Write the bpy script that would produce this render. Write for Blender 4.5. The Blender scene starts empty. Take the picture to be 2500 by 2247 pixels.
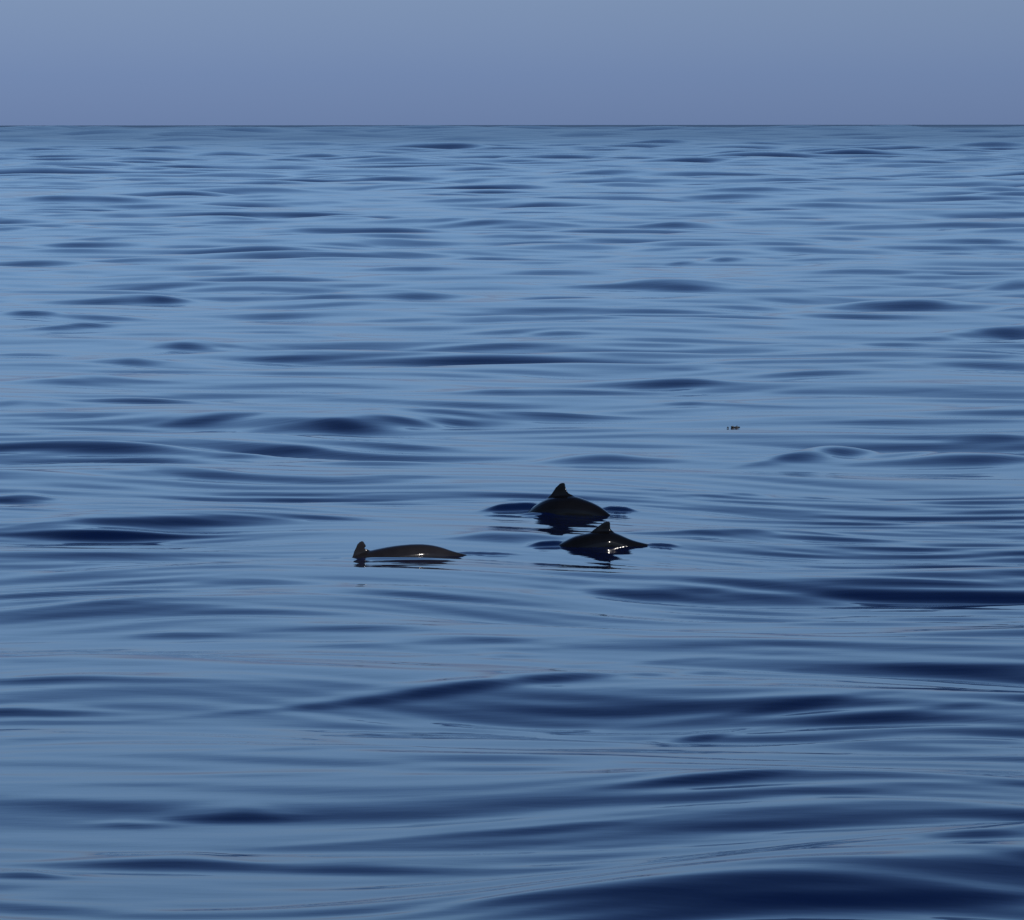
import bpy, bmesh, math, random
import numpy as np
from mathutils import Vector, Matrix

rng = np.random.default_rng(11)
random.seed(7)
scene = bpy.context.scene
COL = scene.collection

# ------------------------------------------------------------------ camera
CAM_H = 3.7                     # metres above the mean water level
PX = 1.0e-4                     # field covered by one photo pixel (2500 wide)
PITCH = (815.5 + 3.0) * PX      # looking slightly down
ROLL = math.radians(-0.05)
cam_d = bpy.data.cameras.new('camera')
cam = bpy.data.objects.new('camera', cam_d)
COL.objects.link(cam)
cam.location = (0, 0, CAM_H)
cam.rotation_euler = (math.radians(90) - PITCH, 0, 0)
cam_d.sensor_width = 36
cam_d.sensor_fit = 'HORIZONTAL'
cam_d.lens = 36 / (2500 * PX)
cam_d.clip_start = 0.5
cam_d.clip_end = 60000
cam.rotation_euler.rotate_axis('Z', ROLL)
scene.camera = cam

# ------------------------------------------------------------------ sky and sun
SUN_EL = math.radians(31)
SUN_AZ = math.radians(158)      # clockwise from the view direction (+Y): behind, a little to the right
world = bpy.data.worlds.new('World')
scene.world = world
world.use_nodes = True
nt = world.node_tree
nt.nodes.clear()
out = nt.nodes.new('ShaderNodeOutputWorld')
bg = nt.nodes.new('ShaderNodeBackground')
sky = nt.nodes.new('ShaderNodeTexSky')
sky.sky_type = 'NISHITA'
sky.sun_disc = False
sky.sun_elevation = SUN_EL
sky.sun_rotation = SUN_AZ
sky.altitude = 0
sky.air_density = 1.0
sky.dust_density = 0.3
sky.ozone_density = 4.0
tc = nt.nodes.new('ShaderNodeTexCoord')
sep = nt.nodes.new('ShaderNodeSeparateXYZ')
nt.links.new(tc.outputs['Generated'], sep.inputs[0])
ramp = nt.nodes.new('ShaderNodeValToRGB')          # mauve sea haze low down, brightness added above to lift water reflections, darkened overhead
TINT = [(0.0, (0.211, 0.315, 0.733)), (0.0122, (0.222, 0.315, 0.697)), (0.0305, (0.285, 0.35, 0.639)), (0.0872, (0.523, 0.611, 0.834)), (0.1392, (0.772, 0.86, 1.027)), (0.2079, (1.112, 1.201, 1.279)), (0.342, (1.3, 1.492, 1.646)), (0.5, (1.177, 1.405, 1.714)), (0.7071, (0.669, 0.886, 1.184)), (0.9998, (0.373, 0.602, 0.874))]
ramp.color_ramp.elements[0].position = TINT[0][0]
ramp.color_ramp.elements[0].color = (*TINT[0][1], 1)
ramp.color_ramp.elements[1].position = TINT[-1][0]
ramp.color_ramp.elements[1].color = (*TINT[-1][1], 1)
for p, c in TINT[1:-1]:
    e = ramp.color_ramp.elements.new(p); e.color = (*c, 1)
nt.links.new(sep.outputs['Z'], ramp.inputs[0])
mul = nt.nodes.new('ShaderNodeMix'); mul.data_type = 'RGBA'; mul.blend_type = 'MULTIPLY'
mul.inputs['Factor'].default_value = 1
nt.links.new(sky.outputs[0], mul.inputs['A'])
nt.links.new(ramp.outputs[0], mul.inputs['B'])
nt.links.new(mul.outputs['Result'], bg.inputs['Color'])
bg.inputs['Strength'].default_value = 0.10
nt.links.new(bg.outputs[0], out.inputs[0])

sun_d = bpy.data.lights.new('sun', 'SUN')
sun_d.energy = 3.0
sun_d.angle = math.radians(0.5)
sun_d.color = (1.0, 0.94, 0.86)
sun = bpy.data.objects.new('sun', sun_d)
COL.objects.link(sun)
sdir = Vector((math.sin(SUN_AZ) * math.cos(SUN_EL), math.cos(SUN_AZ) * math.cos(SUN_EL), math.sin(SUN_EL)))
sun.rotation_euler = sdir.to_track_quat('Z', 'Y').to_euler()
sun.location = (20, -20, 30)

scene.view_settings.view_transform = 'Standard'
scene.view_settings.look = 'None'
scene.view_settings.gamma = 1
scene.view_settings.use_curve_mapping = False
scene.view_settings.exposure = 0.0
scene.cycles.max_bounces = 6

# ------------------------------------------------------------------ pixel -> point helpers (photo pixels, 2500 x 2247)
RM = np.array(cam.rotation_euler.to_matrix())
def ray(px, py):
    d = RM @ np.array([(px - 1250) * PX, -(py - 1123.5) * PX, -1.0])
    return d
def ground(px, py, z=0.0):
    d = ray(px, py)
    t = (z - CAM_H) / d[2]
    return d[0] * t, d[1] * t
def at_depth(px, py, Y):
    d = ray(px, py)
    t = Y / d[1]
    return d[0] * t, CAM_H + d[2] * t

# ------------------------------------------------------------------ waves read off the photograph
# (x0, x1, y, thickness, strength, tilt) in a 2025-wide view of the photo
W = []
def Z(ox, oy, rows):
    for r in rows:
        x0, x1, y, t, s = r[:5]
        tilt = r[5] if len(r) > 5 else 0.0
        W.append((ox + x0 * .5, ox + x1 * .5, oy + y * .5, t * .5, s, tilt))
Z(0, 1134, [
 (-200,450,550,20,1.0),(-150,380,590,12,.9),(-100,780,420,24,.9),(520,870,245,12,.8),
 (850,1180,492,9,.6),(-100,500,655,16,.45),(450,1750,605,12,.4),(700,2025,690,12,.4,-.02),
 (350,720,998,14,.9),(600,1160,972,26,1.0),(1400,1600,915,9,.8),(1660,1840,923,9,.8),
 (170,1070,1150,40,1.05,.01),(-150,290,1198,26,1.1,.02),(280,540,1212,8,.6),
 (1050,2225,1182,40,1.0,-.004),(750,1010,1248,10,.8),(1720,2100,330,13,.8),(1300,2300,270,20,.5),
 (0,900,350,36,.45),(0,900,835,14,.35),(0,850,905,18,.35),(400,1000,28,14,.5,-.03),(0,1000,120,14,.45),
 (1200,2025,210,12,.35),(500,1500,800,12,.35),(0,600,1290,30,.5),(0,400,690,9,.35),
])
Z(1012, 1134, [
 (-900,660,440,30,1.0,-.075),(250,820,90,28,.85,-.01),(940,2300,102,34,.75,-.005),(160,400,20,9,.7),(500,700,22,9,.7),
 (440,1110,800,24,.95,-.06),(1100,1280,762,9,.7,-.04),(490,930,656,16,.9,-.10),(1250,2150,668,28,1.05,-.01),
 (1350,2250,360,15,.9),(500,1500,530,22,.55,-.06),(0,900,285,22,.5),(700,1300,252,10,.45,.03),
 (1900,2200,748,12,.9),(1430,2225,888,14,.5,.02),(730,900,1015,8,.5),(-100,550,1096,10,.6,-.03),
 (-650,480,1030,34,.95,-.05),(700,2100,1000,20,.4),(1300,2100,835,9,.4),(1200,2025,185,16,.4),
 (300,1500,430,9,.35,-.05),(100,1000,355,9,.3,-.06),(900,2025,580,20,.45,-.05),(600,1300,885,10,.35),
])
Z(0, 486, [
 (220,780,220,26,1.0,-.01),(760,1250,176,10,.9,-.01),(1100,1850,198,38,1.05,-.02),(-100,330,282,14,.8),
 (-100,230,202,14,.9),(140,560,317,20,.95,-.04),(1440,1790,92,13,1.0),(540,770,72,14,1.0),(380,600,35,12,.8),
 (60,300,70,9,.7),(-50,240,97,14,.6),(900,1230,287,22,.6,-.03),(500,900,406,20,.6,-.02),(-100,320,432,11,.9),
 (300,640,462,18,.5),(1660,1990,332,10,.9),(-50,720,538,24,.6),(-100,350,630,26,.5),(250,770,610,14,.7),
 (1350,2550,585,28,.95,-.005),(880,1900,695,62,1.1,-.02),(1550,2600,690,22,1.0,.002),(-150,370,688,20,.95,-.02),
 (640,1130,670,13,.55,-.03),(250,960,902,30,.7,.03),(1380,1740,915,12,.6),(1510,1780,853,8,.8),
 (-200,240,1000,28,.95),(0,1350,1074,44,1.0,-.03),(0,250,945,9,.5),(-100,800,1148,24,.95,.01),
 (1000,1700,340,9,.5),(900,1600,430,9,.5),(1000,1900,495,12,.45),(400,1500,790,12,.4),(300,1200,840,14,.4),
 (0,300,757,12,.6),(1000,1800,860,11,.4),(1200,1900,1010,14,.4),
])
Z(1012, 202.5, [
 (760,1210,290,9,.9),(280,550,360,11,1.0),(770,1030,367,17,1.1),(50,270,431,9,.9),(1820,1960,350,9,.8),
 (1960,2100,367,12,1.0),(1390,1540,330,8,.7),(470,740,442,9,.8),(500,930,502,17,1.0),(1520,1760,498,14,1.0),
 (440,750,536,16,1.1),(1600,1760,456,7,.6),(600,1080,627,12,1.0,-.04),(20,280,649,12,.9),(370,660,653,15,1.0),
 (920,1100,666,15,.8),(1350,1980,593,9,.8),(1820,2100,601,14,.9,-.02),(1480,1820,677,12,.95,-.02),
 (1830,2200,702,26,1.1,-.03),(230,1050,728,34,1.05,-.005),(1060,1870,735,10,.8),(770,1060,773,18,1.1),
 (-50,400,777,12,.9),(1290,1770,805,24,1.0,-.01),(1840,2200,820,24,1.1),(1150,1370,785,9,.8),
 (1560,2400,908,44,1.0,-.03),(720,840,870,11,.8),(620,890,957,10,.8,.02),(180,420,960,12,.7),(0,360,892,12,.7),
 (200,960,1112,24,.85),(540,1020,1194,13,.8,.01),(-50,130,1145,14,.7),(-600,680,1252,18,.95),
 (800,1120,1249,10,.7),(1170,2100,1272,10,.6),(1560,2200,1327,24,.8,.01),(930,1520,1397,42,.95,-.08),
 (1300,1700,1400,20,.8,-.05),(1420,2100,1412,38,1.0,-.02),(70,640,1416,32,.9),(760,1080,405,8,.8),
 (740,1100,239,9,.9),(890,1080,208,8,.8),(1200,1290,232,8,.7),(1310,1520,266,11,.9),(1670,1820,268,10,.8),
 (1860,1920,243,8,.7),(-20,60,243,11,.9),(550,660,196,8,.8),(60,280,213,8,.7),(1570,1620,170,7,.8),
 (1770,1840,147,8,.8),(245,320,133,8,.8),(570,640,138,8,.8),(300,480,272,8,.6),(380,500,306,8,.6),
 (1000,1700,1150,12,.4),(900,1800,960,12,.4,-.02),(1500,2100,1010,10,.4),(1000,1900,1205,10,.4),(600,1000,1060,10,.5),
])
Z(0, 202.5, [
 (540,660,258,14,.9),(690,880,281,12,1.0),(930,1070,281,12,1.0),(1190,1390,280,12,1.0),(960,1080,235,14,.7),
 (1000,1060,175,7,.8),(440,640,194,9,.9),(0,110,190,10,.9),(0,260,166,7,.8),(260,350,293,10,1.0),(0,140,332,10,.9),
 (1430,1510,318,10,1.0),(1000,1110,355,8,.9),(1070,1270,428,12,1.0),(1010,1170,473,11,1.1),(1170,1650,460,10,.8,-.02),
 (1740,2025,451,14,1.0),(1880,2100,414,10,1.0),(1810,1940,380,7,.8),(1340,1560,378,7,.7),(670,810,413,8,.9),
 (-50,150,565,14,1.1),(60,190,520,10,.9),(390,560,600,12,.8),(960,1080,583,10,.9),(-50,200,663,13,.8),
 (1620,1760,243,9,.9),(1900,2025,244,10,.9),(540,620,153,9,.7),(570,620,100,7,.9),(90,150,205,8,.7),(560,620,321,9,.7),
])
W += [(1240,1660,1051,13,1.0,.01),(890,1130,1062,16,.7,0),(-60,400,1062,9,.95,.01),(620,700,1102,4,1.0,-.05),
      (240,640,1151,12,.5,0),(-40,400,1190,8,.4,0),(1300,1800,985,9,.5,-.01),
      # long dark swell face across the bottom right
      (640,1300,1800,16,.8,-.02),(1500,2200,1790,20,.7,-.03)]

# random background sea
waves = []
for lam, slope, n, spread in ((30, .016, 8, 45), (14, .016, 10, 42), (8, .022, 14, 38), (5, .030, 18, 34), (3.2, .037, 22, 28), (2.0, .040, 28, 24),
                              (1.25, .044, 34, 20), (.8, .048, 40, 14), (.5, .050, 44, 12), (.32, .044, 44, 11), (.2, .024, 30, 12)):
    for i in range(n):
        l = lam * math.exp(rng.uniform(-.25, .25))
        a = math.radians(rng.normal(0, spread * .6)) + math.radians(8)
        kk = 2 * math.pi / l
        amp = slope * math.sqrt(2.0 / n) / kk
        waves.append((kk * math.sin(a), kk * math.cos(a), rng.uniform(0, 6.28), amp, l))

POD = ground(1240, 1310)
def height(x, y, dy):
    """height of the sea at points x, y; dy = mesh spacing, shorter waves than it can carry fade out"""
    z = np.zeros_like(x)
    # slick lanes where the small ripples die down
    m = (np.sin(x * .31 + y * .17 + 1.2) + np.sin(-x * .13 + y * .41 + .4) + np.sin(x * .52 - y * .09 + 2.0) + np.sin(y * .83 + x * .11)) / 4
    env = 0.75 + 0.55 * m
    calm = 1 - .80 * np.exp(-.5 * (((x - POD[0]) / 1.9) ** 2 + ((y - POD[1]) / 3.0) ** 2) ** 2)
    yw = y + .75 * np.sin(.42 * x + .10 * y + 2.1) + .35 * np.sin(.95 * x - .22 * y + .6)      # the small waves run in gentle curves
    y0 = y
    for kx, ky, ph, amp, l in waves:
        y = yw if l < 3 else y0
        f = np.clip((l / dy - 3.0) / 3.0, 0, 1)
        if not f.any():
            continue
        w = amp * f * np.sin(kx * x + ky * y + ph)
        if l < 3: w = w * env
        elif l > 6: w = w * np.clip((y - 40) / 160, .2, 1)
        z += w
    return z * calm

def packet(x0, x1, y, t, s_, tilt, plain=False, ride=1):
    k = 1.2346
    X, Y0 = ground((x0 + x1) / 2 * k, y * k)
    th = CAM_H / Y0
    tw = t * k * PX * Y0 * (1.15 if plain else 1.3)
    sp = (0.33 if plain else (.26 if Y0 > 36 else .23)) * s_ * (.62 + .38 * min(1, max(0, (110 - Y0) / 70)))
    Lf = tw / (th + 0.6 * sp)
    A = 0.55 * sp * Lf
    half = (x1 - x0) / 2 * k * PX * Y0
    Y = Y0
    for _ in range(3):              # stand it so that, riding on the swell, it shows where it was seen
        zb = height(np.array([X]), np.array([Y]), np.array([.1]))[0]
        Y = Y0 - (ride * zb + .5 * A) / th + .35 * Lf
    return (X, Y, half * (0.55 if plain else (0.62 if Y0 > 36 else .74)), Lf * 0.42, Lf * 0.95, A, -tilt * Y / CAM_H, plain)

def add_packets(z, x, y, rows_y):
    for X, Y, su, sf, sb, A, k, plain in packets:
        ext = abs(k) * 3 * su + 4 * sb
        i0 = np.searchsorted(rows_y, Y - ext); i1 = np.searchsorted(rows_y, Y + ext)
        if i1 <= i0: continue
        cc = np.abs(x[(i0 + i1) // 2 if i1 < len(x) else i0] - X) < 4.2 * su + .1
        if not cc.any(): continue
        c0 = int(np.argmax(cc)); c1 = len(cc) - int(np.argmax(cc[::-1]))
        xs = x[i0:i1, c0:c1]; ys = y[i0:i1, c0:c1]
        u = (xs - X) / su
        v = ys - Y - k * (xs - X)
        if plain:
            env = np.exp(-.5 * np.abs(u) ** 3.5); wid = 1.0; mod = 1.0; off = 0.0
        else:
            q = X * 7.1 + Y * 3.3
            env = np.exp(-.5 * np.abs(u) ** 2.2); wid = .35 + .65 * env
            mod = 1 + .18 * np.sin(1.6 * u + 3 * q)
            off = .16 * np.sin(1.9 * u + q) + .08 * np.sin(4.7 * u + 2 * q)
        e = np.where(v < 0, v / (sf * wid), v / (sb * wid)) + off
        z[i0:i1, c0:c1] += A * mod * env * np.exp(-.5 * e * e)
    return z

packets = [packet(*w) for w in W if w[2] > 395 and w[1] - w[0] > 165]
# long dark swell face across the bottom right
for w in ((560, 3400, 1726, 116, 1.0, -.060), (1150, 2700, 1690, 24, .6, -.065)):
    packets.append(packet(*w, plain=True, ride=0))
# the dark lenses of water beside the surfacing animals
for w in ((934, 1108, 1003, 17, 2.1, -.035), (1015, 1130, 1016, 5, 1.5, -.01), (1172, 1268, 1006, 9, 2.4, .05), (1030, 1140, 1075, 11, 1.9, -.035), (1262, 1350, 1077, 6, 2.0, .05), (650, 930, 1105, 6, .8, .0), (866, 1050, 1094, 5, 1.9, .03), (940, 1020, 1100, 2.5, 1.5, 0), (614, 694, 1104, 3, 1.6, -.02)):
    packets.append(packet(*w, plain=True))
# rows: spacing grows with distance
rows = []
yy = -6.0
while yy < 16: rows.append(yy); yy += 0.25
while yy < 700:
    rows.append(yy); yy += yy * (0.0010 if 34 < yy < 41 else 0.0022)
while yy < 2600:
    rows.append(yy); yy *= 1.004
while yy < 14000:
    rows.append(yy); yy *= 1.012
rows = np.array(rows)
dys = np.gradient(rows)
tin = np.linspace(-.138, .138, 590)
tout = .138 + np.cumsum(.0006 * 1.13 ** np.arange(1, 52))
tout = tout[tout < 6]
tt = np.concatenate([-tout[::-1], tin, tout])
APEX = 8.0
Yg, Tg = np.meshgrid(rows, tt, indexing='ij')
scale_x = np.where(Yg > 16, Yg + 0.0, 16 + (Yg - 16) * .35)
Xg = Tg * scale_x
Dg = np.repeat(dys[:, None], len(tt), 1)
DX = np.abs(np.gradient(Xg, axis=1))
Zg = height(Xg, Yg, np.maximum(Dg, DX * .5))
# ruffled water far out, up to the horizon
def far_waves(lo, hi, n, slope, y0, y1, sd):
    far = np.clip((Yg - y0) / (y1 - y0), 0, 1)
    i0 = np.searchsorted(rows, y0)
    for i in range(n):
        l = math.exp(rng.uniform(math.log(lo), math.log(hi))); a = math.radians(rng.normal(0, sd)); kk = 2 * math.pi / l
        f = np.clip(l / Dg[i0:] / 3 - 1, 0, 1)
        Zg[i0:] += far[i0:] * f * slope * math.sqrt(2 / n) / kk * np.sin(kk * math.sin(a) * Xg[i0:] + kk * math.cos(a) * Yg[i0:] + rng.uniform(0, 6.28))
far_waves(1.6, 5, 40, .050, 42, 100, 18)
far_waves(4, 12, 40, .070, 65, 220, 22)
far_waves(8, 22, 36, .075, 150, 420, 28)
far_waves(18, 60, 40, .085, 350, 1100, 32)
far_waves(40, 130, 40, .085, 800, 2200, 30)
far_waves(60, 200, 30, .065, 2200, 5000, 35)
Zg = add_packets(Zg, Xg, Yg, rows)

def water_z(x, y):
    z = np.array([[0.0]])
    z = height(np.array([[x]]), np.array([[y]]), np.array([[.05]]))
    return float(add_packets(z, np.array([[x]]), np.array([[y]]), np.array([y]))[0, 0])

# ------------------------------------------------------------------ materials
def new_mat(name):
    m = bpy.data.materials.new(name); m.use_nodes = True
    return m, m.node_tree, m.node_tree.nodes['Principled BSDF']

m_water, t_, p_ = new_mat('sea_water')
p_.inputs['Base Color'].default_value = (0.0010, 0.0046, 0.026, 1)
p_.inputs['IOR'].default_value = 1.333
geo = t_.nodes.new('ShaderNodeNewGeometry')
sp_ = t_.nodes.new('ShaderNodeSeparateXYZ'); t_.links.new(geo.outputs['Position'], sp_.inputs[0])
mr = t_.nodes.new('ShaderNodeMapRange')
mr.inputs['From Min'].default_value = 40; mr.inputs['From Max'].default_value = 900
mr.inputs['To Min'].default_value = 0.025; mr.inputs['To Max'].default_value = 0.26
t_.links.new(sp_.outputs['Y'], mr.inputs['Value'])
mr2 = t_.nodes.new('ShaderNodeMapRange')          # wind-roughened belt before the horizon
mr2.inputs['From Min'].default_value = 2000; mr2.inputs['From Max'].default_value = 6000
mr2.inputs['To Min'].default_value = 0.0; mr2.inputs['To Max'].default_value = 0.20
t_.links.new(sp_.outputs['Y'], mr2.inputs['Value'])
ad = t_.nodes.new('ShaderNodeMath'); ad.operation = 'ADD'
t_.links.new(mr.outputs[0], ad.inputs[0]); t_.links.new(mr2.outputs[0], ad.inputs[1])
t_.links.new(ad.outputs[0], p_.inputs['Roughness'])
# fine capillary ripples, wider than deep
mp = t_.nodes.new('ShaderNodeMapping'); mp.inputs['Scale'].default_value = (1.6, 6.0, 1.0)
mp.inputs['Rotation'].default_value = (0, 0, math.radians(6))
t_.links.new(geo.outputs['Position'], mp.inputs[0])
nz = t_.nodes.new('ShaderNodeTexNoise'); nz.inputs['Scale'].default_value = 1.0; nz.inputs['Detail'].default_value = 3
t_.links.new(mp.outputs[0], nz.inputs['Vector'])
bp = t_.nodes.new('ShaderNodeBump'); bp.inputs['Distance'].default_value = 0.012; bp.inputs['Strength'].default_value = 0.18
t_.links.new(nz.outputs[0], bp.inputs['Height'])
t_.links.new(bp.outputs[0], p_.inputs['Normal'])

def skin_mat(name, lo, hi):
    m_skin, t_, p_ = new_mat(name)
    nz = t_.nodes.new('ShaderNodeTexNoise'); nz.inputs['Scale'].default_value = 5; nz.inputs['Detail'].default_value = 5
    tcx = t_.nodes.new('ShaderNodeTexCoord'); t_.links.new(tcx.outputs['Object'], nz.inputs['Vector'])
    cr = t_.nodes.new('ShaderNodeValToRGB')
    cr.color_ramp.elements[0].color = (*lo, 1); cr.color_ramp.elements[0].position = .3
    cr.color_ramp.elements[1].color = (*hi, 1); cr.color_ramp.elements[1].position = .75
    t_.links.new(nz.outputs[0], cr.inputs[0]); t_.links.new(cr.outputs[0], p_.inputs['Base Color'])
    p_.inputs['Roughness'].default_value = 0.085
    p_.inputs['IOR'].default_value = 1.36
    p_.inputs['Specular IOR Level'].default_value = 0.2
    nb = t_.nodes.new('ShaderNodeTexNoise'); nb.inputs['Scale'].default_value = 28; nb.inputs['Detail'].default_value = 3
    t_.links.new(tcx.outputs['Object'], nb.inputs['Vector'])
    bp = t_.nodes.new('ShaderNodeBump'); bp.inputs['Distance'].default_value = 0.003; bp.inputs['Strength'].default_value = 0.15
    t_.links.new(nb.outputs[0], bp.inputs['Height']); t_.links.new(bp.outputs[0], p_.inputs['Normal'])
    return m_skin
m_black = skin_mat('wet_black_skin', (.0024, .0025, .0028), (.0044, .0043, .0046))
m_brown = skin_mat('wet_brown_skin', (.0088, .0080, .0084), (.017, .0150, .0152))

m_twig, t_, p_ = new_mat('wet_driftwood')
nz = t_.nodes.new('ShaderNodeTexNoise'); nz.inputs['Scale'].default_value = 60
cr = t_.nodes.new('ShaderNodeValToRGB')
cr.color_ramp.elements[0].color = (0.003, 0.004, 0.003, 1); cr.color_ramp.elements[1].color = (0.016, 0.016, 0.008, 1)
t_.links.new(nz.outputs[0], cr.inputs[0]); t_.links.new(cr.outputs[0], p_.inputs['Base Color'])
p_.inputs['Roughness'].default_value = 0.5

def link(name, me, mat, **props):
    me.materials.append(mat)
    o = bpy.data.objects.new(name, me); COL.objects.link(o)
    for k, v in props.items(): o[k] = v
    return o

# ------------------------------------------------------------------ the sea
nr, nc = Xg.shape
co = np.stack([Xg, Yg, Zg], -1).reshape(-1, 3).astype(np.float32)
idx = np.arange(nr * nc, dtype=np.int32).reshape(nr, nc)
quads = np.stack([idx[:-1, :-1], idx[:-1, 1:], idx[1:, 1:], idx[1:, :-1]], -1).reshape(-1, 4)
me = bpy.data.meshes.new('sea')
me.vertices.add(len(co)); me.vertices.foreach_set('co', co.ravel())
me.loops.add(quads.size); me.loops.foreach_set('vertex_index', quads.ravel())
me.polygons.add(len(quads))
me.polygons.foreach_set('loop_start', np.arange(0, quads.size, 4, dtype=np.int32))
me.polygons.foreach_set('use_smooth', np.ones(len(quads), dtype=bool))
me.update(calc_edges=True)
link('sea', me, m_water, kind='structure', label='calm deep blue sea with long smooth ripples')
print('sea quads', len(quads))

# ------------------------------------------------------------------ porpoises
def lerp_curve(pts, x):
    xs = [p[0] for p in pts]; zs = [p[1] for p in pts]
    return np.interp(x, xs, zs)

def smooth(a, n):
    a = np.array(a, dtype=float)
    for _ in range(n):
        b = a.copy(); b[1:-1] = (a[:-2] + 2 * a[1:-1] + a[2:]) / 4; a = b
    return a

def plate(bm, outline, thick, axis_u, axis_v, axis_n, origin, taper=True):
    """fin: lens-section blade over a closed outline (u, v); thick at the middle, thin at the rim"""
    o = Vector(origin); au, av, an = Vector(axis_u), Vector(axis_v), Vector(axis_n)
    c = (sum(p[0] for p in outline) / len(outline), sum(p[1] for p in outline) / len(outline))
    vmin = min(p[1] for p in outline); vmax = max(p[1] for p in outline)
    rings = []
    for side in (1, -1):
        rr = []
        for f, th in ((1.0, .18), (.86, .62), (.6, .95), (.3, 1.0)):
            ring = []
            for (u, v) in outline:
                uu = c[0] + (u - c[0]) * f; vv = c[1] + (v - c[1]) * f
                hh = (vv - vmin) / (vmax - vmin)
                k = 1.0 - .78 * hh + 1.4 * max(0, 1 - hh / .6) ** 2 if taper else 1.0
                ring.append(bm.verts.new(o + au * uu + av * vv + an * (side * thick * th * k)))
            rr.append(ring)
        rings.append(rr)
        for a, b in zip(rr[:-1], rr[1:]):
            for i in range(len(outline)):
                j = (i + 1) % len(outline)
                f_ = (a[i], a[j], b[j], b[i]) if side > 0 else (a[j], a[i], b[i], b[j])
                bm.faces.new(f_)
        cap = rr[-1] if side > 0 else rr[-1][::-1]
        bm.faces.new(cap)
    a, b = rings[0][0], rings[1][0]
    for i in range(len(outline)):
        j = (i + 1) % len(outline)
        bm.faces.new((a[j], a[i], b[i], b[j]))

def porpoise(top, rad, fin, loc, yaw, roll, label, skin, flat=1.0, fin_t=.018, dz=0.0):
    """top: (x, z) of the back line; rad: (x, radius); head towards -x. Body, fins and flukes fuse into one skin."""
    bm = bmesh.new()
    x0, x1 = top[0][0], top[-1][0]
    n = 90
    xs = np.linspace(x0, x1, n)
    tz = smooth(lerp_curve(top, xs), 6); rr = smooth(lerp_curve(rad, xs), 4)
    rings = []
    for i in range(n):
        ring = []
        cz = tz[i] - rr[i]
        sl = (tz[min(i + 1, n - 1)] - tz[max(i - 1, 0)]) / (xs[min(i + 1, n - 1)] - xs[max(i - 1, 0)])
        nx, nz_ = -math.sin(math.atan(sl)), math.cos(math.atan(sl))
        c = Vector((xs[i] - nx * rr[i], 0, tz[i] - nz_ * rr[i]))
        for j in range(28):
            a = 2 * math.pi * j / 28
            r = rr[i]
            ring.append(bm.verts.new(c + Vector((nx, 0, nz_)) * (r * math.cos(a)) + Vector((0, 1, 0)) * (r * flat * math.sin(a))))
        rings.append(ring)
    for a, b in zip(rings[:-1], rings[1:]):
        for j in range(28):
            k = (j + 1) % 28
            bm.faces.new((a[j], a[k], b[k], b[j]))
    bm.faces.new(rings[0][::-1]); bm.faces.new(rings[-1])
    plate(bm, fin, fin_t, (1, 0, 0), (0, 0, 1), (0, -1, 0), (0, 0, 0))
    # flippers
    hx = x0 + (x1 - x0) * .24
    hz = np.interp(hx, xs, tz - rr * 1.35)
    hr = np.interp(hx, xs, rr)
    for s in (-1, 1):
        ol = [(-.05, -.05), (-.045, .03), (-.005, .12), (.05, .19), (.075, .20), (.08, .17), (.055, .07), (.04, -.05)]
        plate(bm, ol, .012, (1, 0, 0), Vector((.0, s * .85, -.5)).normalized(), Vector((0, .5 * s, .85)).normalized(), (hx, s * hr * .7, hz))
    # flukes across the tail end
    sl = (tz[-1] - tz[-4]) / (xs[-1] - xs[-4]); d = Vector((1, 0, sl)).normalized()
    nn = Vector((-d.z, 0, d.x))
    tail = Vector((xs[-1], 0, tz[-1])) - nn * rr[-1] - d * .03
    ol = [(-.04, 0), (-.01, .07), (.05, .16), (.11, .24), (.13, .25), (.12, .18), (.095, .08), (.07, 0),
          (.095, -.08), (.12, -.18), (.13, -.25), (.11, -.24), (.05, -.16), (-.01, -.07)]
    plate(bm, ol, .012, d, (0, 1, 0), nn, tail, taper=False)
    bmesh.ops.recalc_face_normals(bm, faces=bm.faces)
    me0 = bpy.data.meshes.new('tmp'); bm.to_mesh(me0); bm.free()
    tmp = bpy.data.objects.new('tmp', me0); COL.objects.link(tmp)
    r = tmp.modifiers.new('r', 'REMESH'); r.mode = 'VOXEL'; r.voxel_size = 0.0055
    s = tmp.modifiers.new('s', 'SMOOTH'); s.factor = .5; s.iterations = 12
    dg = bpy.context.evaluated_depsgraph_get(); dg.update()
    me = bpy.data.meshes.new_from_object(tmp.evaluated_get(dg))
    bpy.data.objects.remove(tmp); bpy.data.meshes.remove(me0)
    me.name = 'porpoise'
    me.polygons.foreach_set('use_smooth', np.ones(len(me.polygons), dtype=bool))
    me.materials.clear()
    o = link('porpoise', me, skin, label=label, category='porpoise', group='porpoises surfacing close together')
    o.location = (loc[0], loc[1], dz);  o.rotation_euler = (roll, 0, yaw)
    return o

def profile(pts, ox, oy, zs, wl, Y):
    """zoom-view outline -> metres at distance Y, relative to the water line wl (photo px)"""
    res = []
    X0, _ = at_depth(ox, wl, Y)
    return [(p[0], p[1]) for p in pts]

def setup(zx, zy, zk, tipx, wly):
    """a zoomed view's origin and factor, the fin tip column and the water line row in it"""
    px, py = zx + tipx / zk, zy + wly / zk
    X, Y = ground(px, py)
    m = PX * math.hypot(Y, CAM_H) / zk
    conv = lambda pts: [((x - tipx) * m, (wly - y) * m) for x, y in pts]
    return (X, Y), conv

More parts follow.
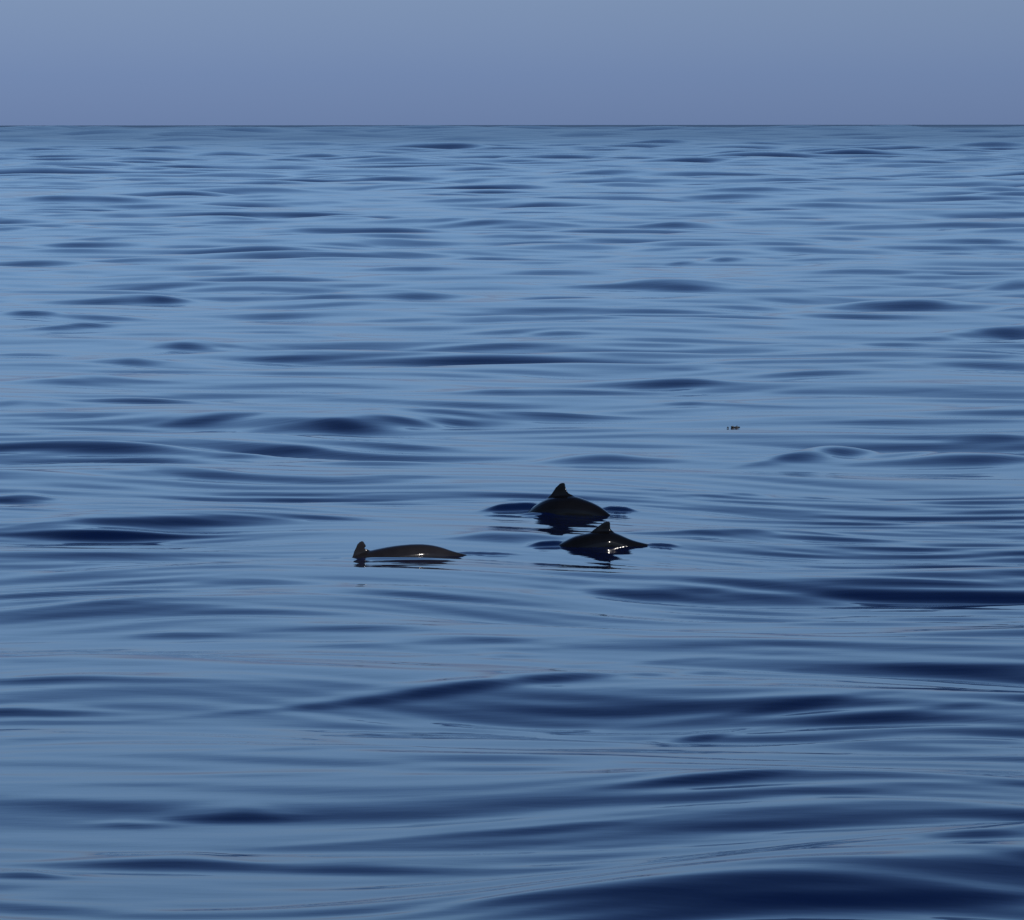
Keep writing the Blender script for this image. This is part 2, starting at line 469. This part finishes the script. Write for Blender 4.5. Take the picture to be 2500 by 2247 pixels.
# farthest one
(X, Y), cv = setup(1120, 1150, 3.75, 960, 377)
WX = 1.09
topA = [(-.78, -.34), (-.70, -.22), (-.60, -.13), (-.47, -.06)] + cv([(640, 388), (700, 322), (800, 262), (870, 238), (960, 226), (1050, 224), (1130, 247), (1230, 284), (1300, 320), (1350, 358)]) + [(.49, -.05), (.60, -.16), (.70, -.28)]
topA = [(a * WX, b) for a, b in topA]
radA = [(-.78, .03), (-.73, .075), (-.62, .12), (-.45, .155), (-.25, .19), (0, .195), (.2, .165), (.36, .11), (.5, .07), (.6, .045), (.7, .03)]
finA = cv([(790, 300), (800, 266), (850, 210), (888, 150), (925, 114), (950, 104), (968, 106), (977, 122), (981, 160), (1003, 200), (1050, 222), (1090, 300)])
finA = [(a * WX, b) for a, b in finA]
PA = porpoise(topA, radA, finA, (X, Y, 0), math.radians(-24), 0, 'black porpoise surfacing farthest away, with tall curved fin and rounded back', m_black)

(X, Y), cv = setup(1120, 1150, 3.75, 1370, 688)
topB = [(-.80, -.40), (-.72, -.27), (-.62, -.15)] + cv([(850, 706), (960, 648), (1050, 600), (1150, 577), (1230, 560), (1300, 552), (1380, 550), (1430, 562), (1500, 594), (1580, 630), (1650, 650), (1750, 672), (1860, 698)]) + [(.62, -.10), (.70, -.20)]
radB = [(-.80, .03), (-.75, .075), (-.64, .12), (-.45, .155), (-.25, .155), (0, .13), (.15, .105), (.3, .085), (.45, .06), (.6, .04), (.7, .03)]
finB = cv([(1200, 620), (1215, 550), (1280, 500), (1325, 466), (1352, 455), (1378, 456), (1389, 468), (1389, 500), (1391, 530), (1420, 556), (1460, 620)])
PB = porpoise(topB, radB, finB, (X, Y, 0), math.radians(-3), math.radians(4), 'black porpoise with sun glints on its flank, the nearer of the two with upright fins', m_black)

# --- nearest to the left
(X, Y), cv = setup(740, 1290, 3.375, 870, 216)
topC = [(-1.02, -.42), (-.94, -.30), (-.82, -.20), (-.65, -.11)] + cv([(420, 225), (500, 195), (560, 176), (600, 170), (700, 150), (800, 137), (900, 130), (1000, 131), (1080, 142), (1150, 160), (1200, 180), (1250, 199), (1330, 216), (1400, 240)]) + [(.70, -.10), (.80, -.21), (.88, -.33)]
radC = [(-1.02, .03), (-.97, .075), (-.86, .12), (-.65, .15), (-.4, .155), (-.15, .14), (.1, .12), (.25, .10), (.4, .065), (.55, .05), (.88, .03)]
finC = cv([(395, 280), (404, 232), (419, 180), (445, 125), (468, 102), (488, 95), (502, 105), (510, 122), (518, 134), (519, 148), (505, 152), (508, 163), (530, 168), (548, 176), (562, 190), (575, 280)])
PC = porpoise(topC, radC, finC, (X, Y, 0), math.radians(6), math.radians(3), 'dark brown porpoise at left with low notched fin and long glistening back', m_brown, fin_t=.015)

# ------------------------------------------------------------------ flotsam
def tube(bm, pts, rads, n=8):
    rings = []
    for i, p in enumerate(pts):
        a = Vector(pts[max(i - 1, 0)]); b = Vector(pts[min(i + 1, len(pts) - 1)])
        d = (b - a).normalized(); s = d.cross(Vector((0, 0, 1))).normalized(); u = s.cross(d)
        rings.append([bm.verts.new(Vector(p) + (s * math.cos(2 * math.pi * j / n) + u * math.sin(2 * math.pi * j / n)) * rads[i] * (1 + .25 * random.uniform(-1, 1))) for j in range(n)])
    for a, b in zip(rings[:-1], rings[1:]):
        for j in range(n):
            k = (j + 1) % n
            bm.faces.new((a[j], a[k], b[k], b[j]))
    bm.faces.new(rings[0][::-1]); bm.faces.new(rings[-1])

def flotsam(name, label, px, py, pts, rads, extra=()):
    X, Y = ground(px, py)
    z = water_z(X, Y)
    X, Y = ground(px, py, z)
    bm = bmesh.new(); tube(bm, pts, rads)
    for p, r in extra: tube(bm, p, r, 6)
    bmesh.ops.recalc_face_normals(bm, faces=bm.faces)
    me = bpy.data.meshes.new(name); bm.to_mesh(me); bm.free()
    me.polygons.foreach_set('use_smooth', np.ones(len(me.polygons), dtype=bool))
    o = link(name, me, m_twig, label=label, category='flotsam')
    o.location = (X, Y, water_z(X, Y) - .001)
    return o
flotsam('floating_twig', 'short dark knobbly twig floating on the bright water to the right', 1795, 1042,
        [(-.055, 0, .006), (-.045, 0, .010), (-.03, .004, .008), (-.01, .0, .004), (.01, -.004, .007), (.035, 0, .005), (.058, .003, .004)],
        [.004, .011, .010, .006, .008, .006, .003], [([(.005, 0, .006), (.018, .01, .018), (.028, .015, .020)], [.004, .003, .002])])
flotsam('floating_leaf', 'tiny dark curled leaf scrap floating just left of the twig', 1777, 1043,
        [(-.012, 0, .002), (-.006, 0, .010), (0, .002, .012), (.006, .002, .009), (.012, 0, .003)], [.002, .008, .009, .007, .002])
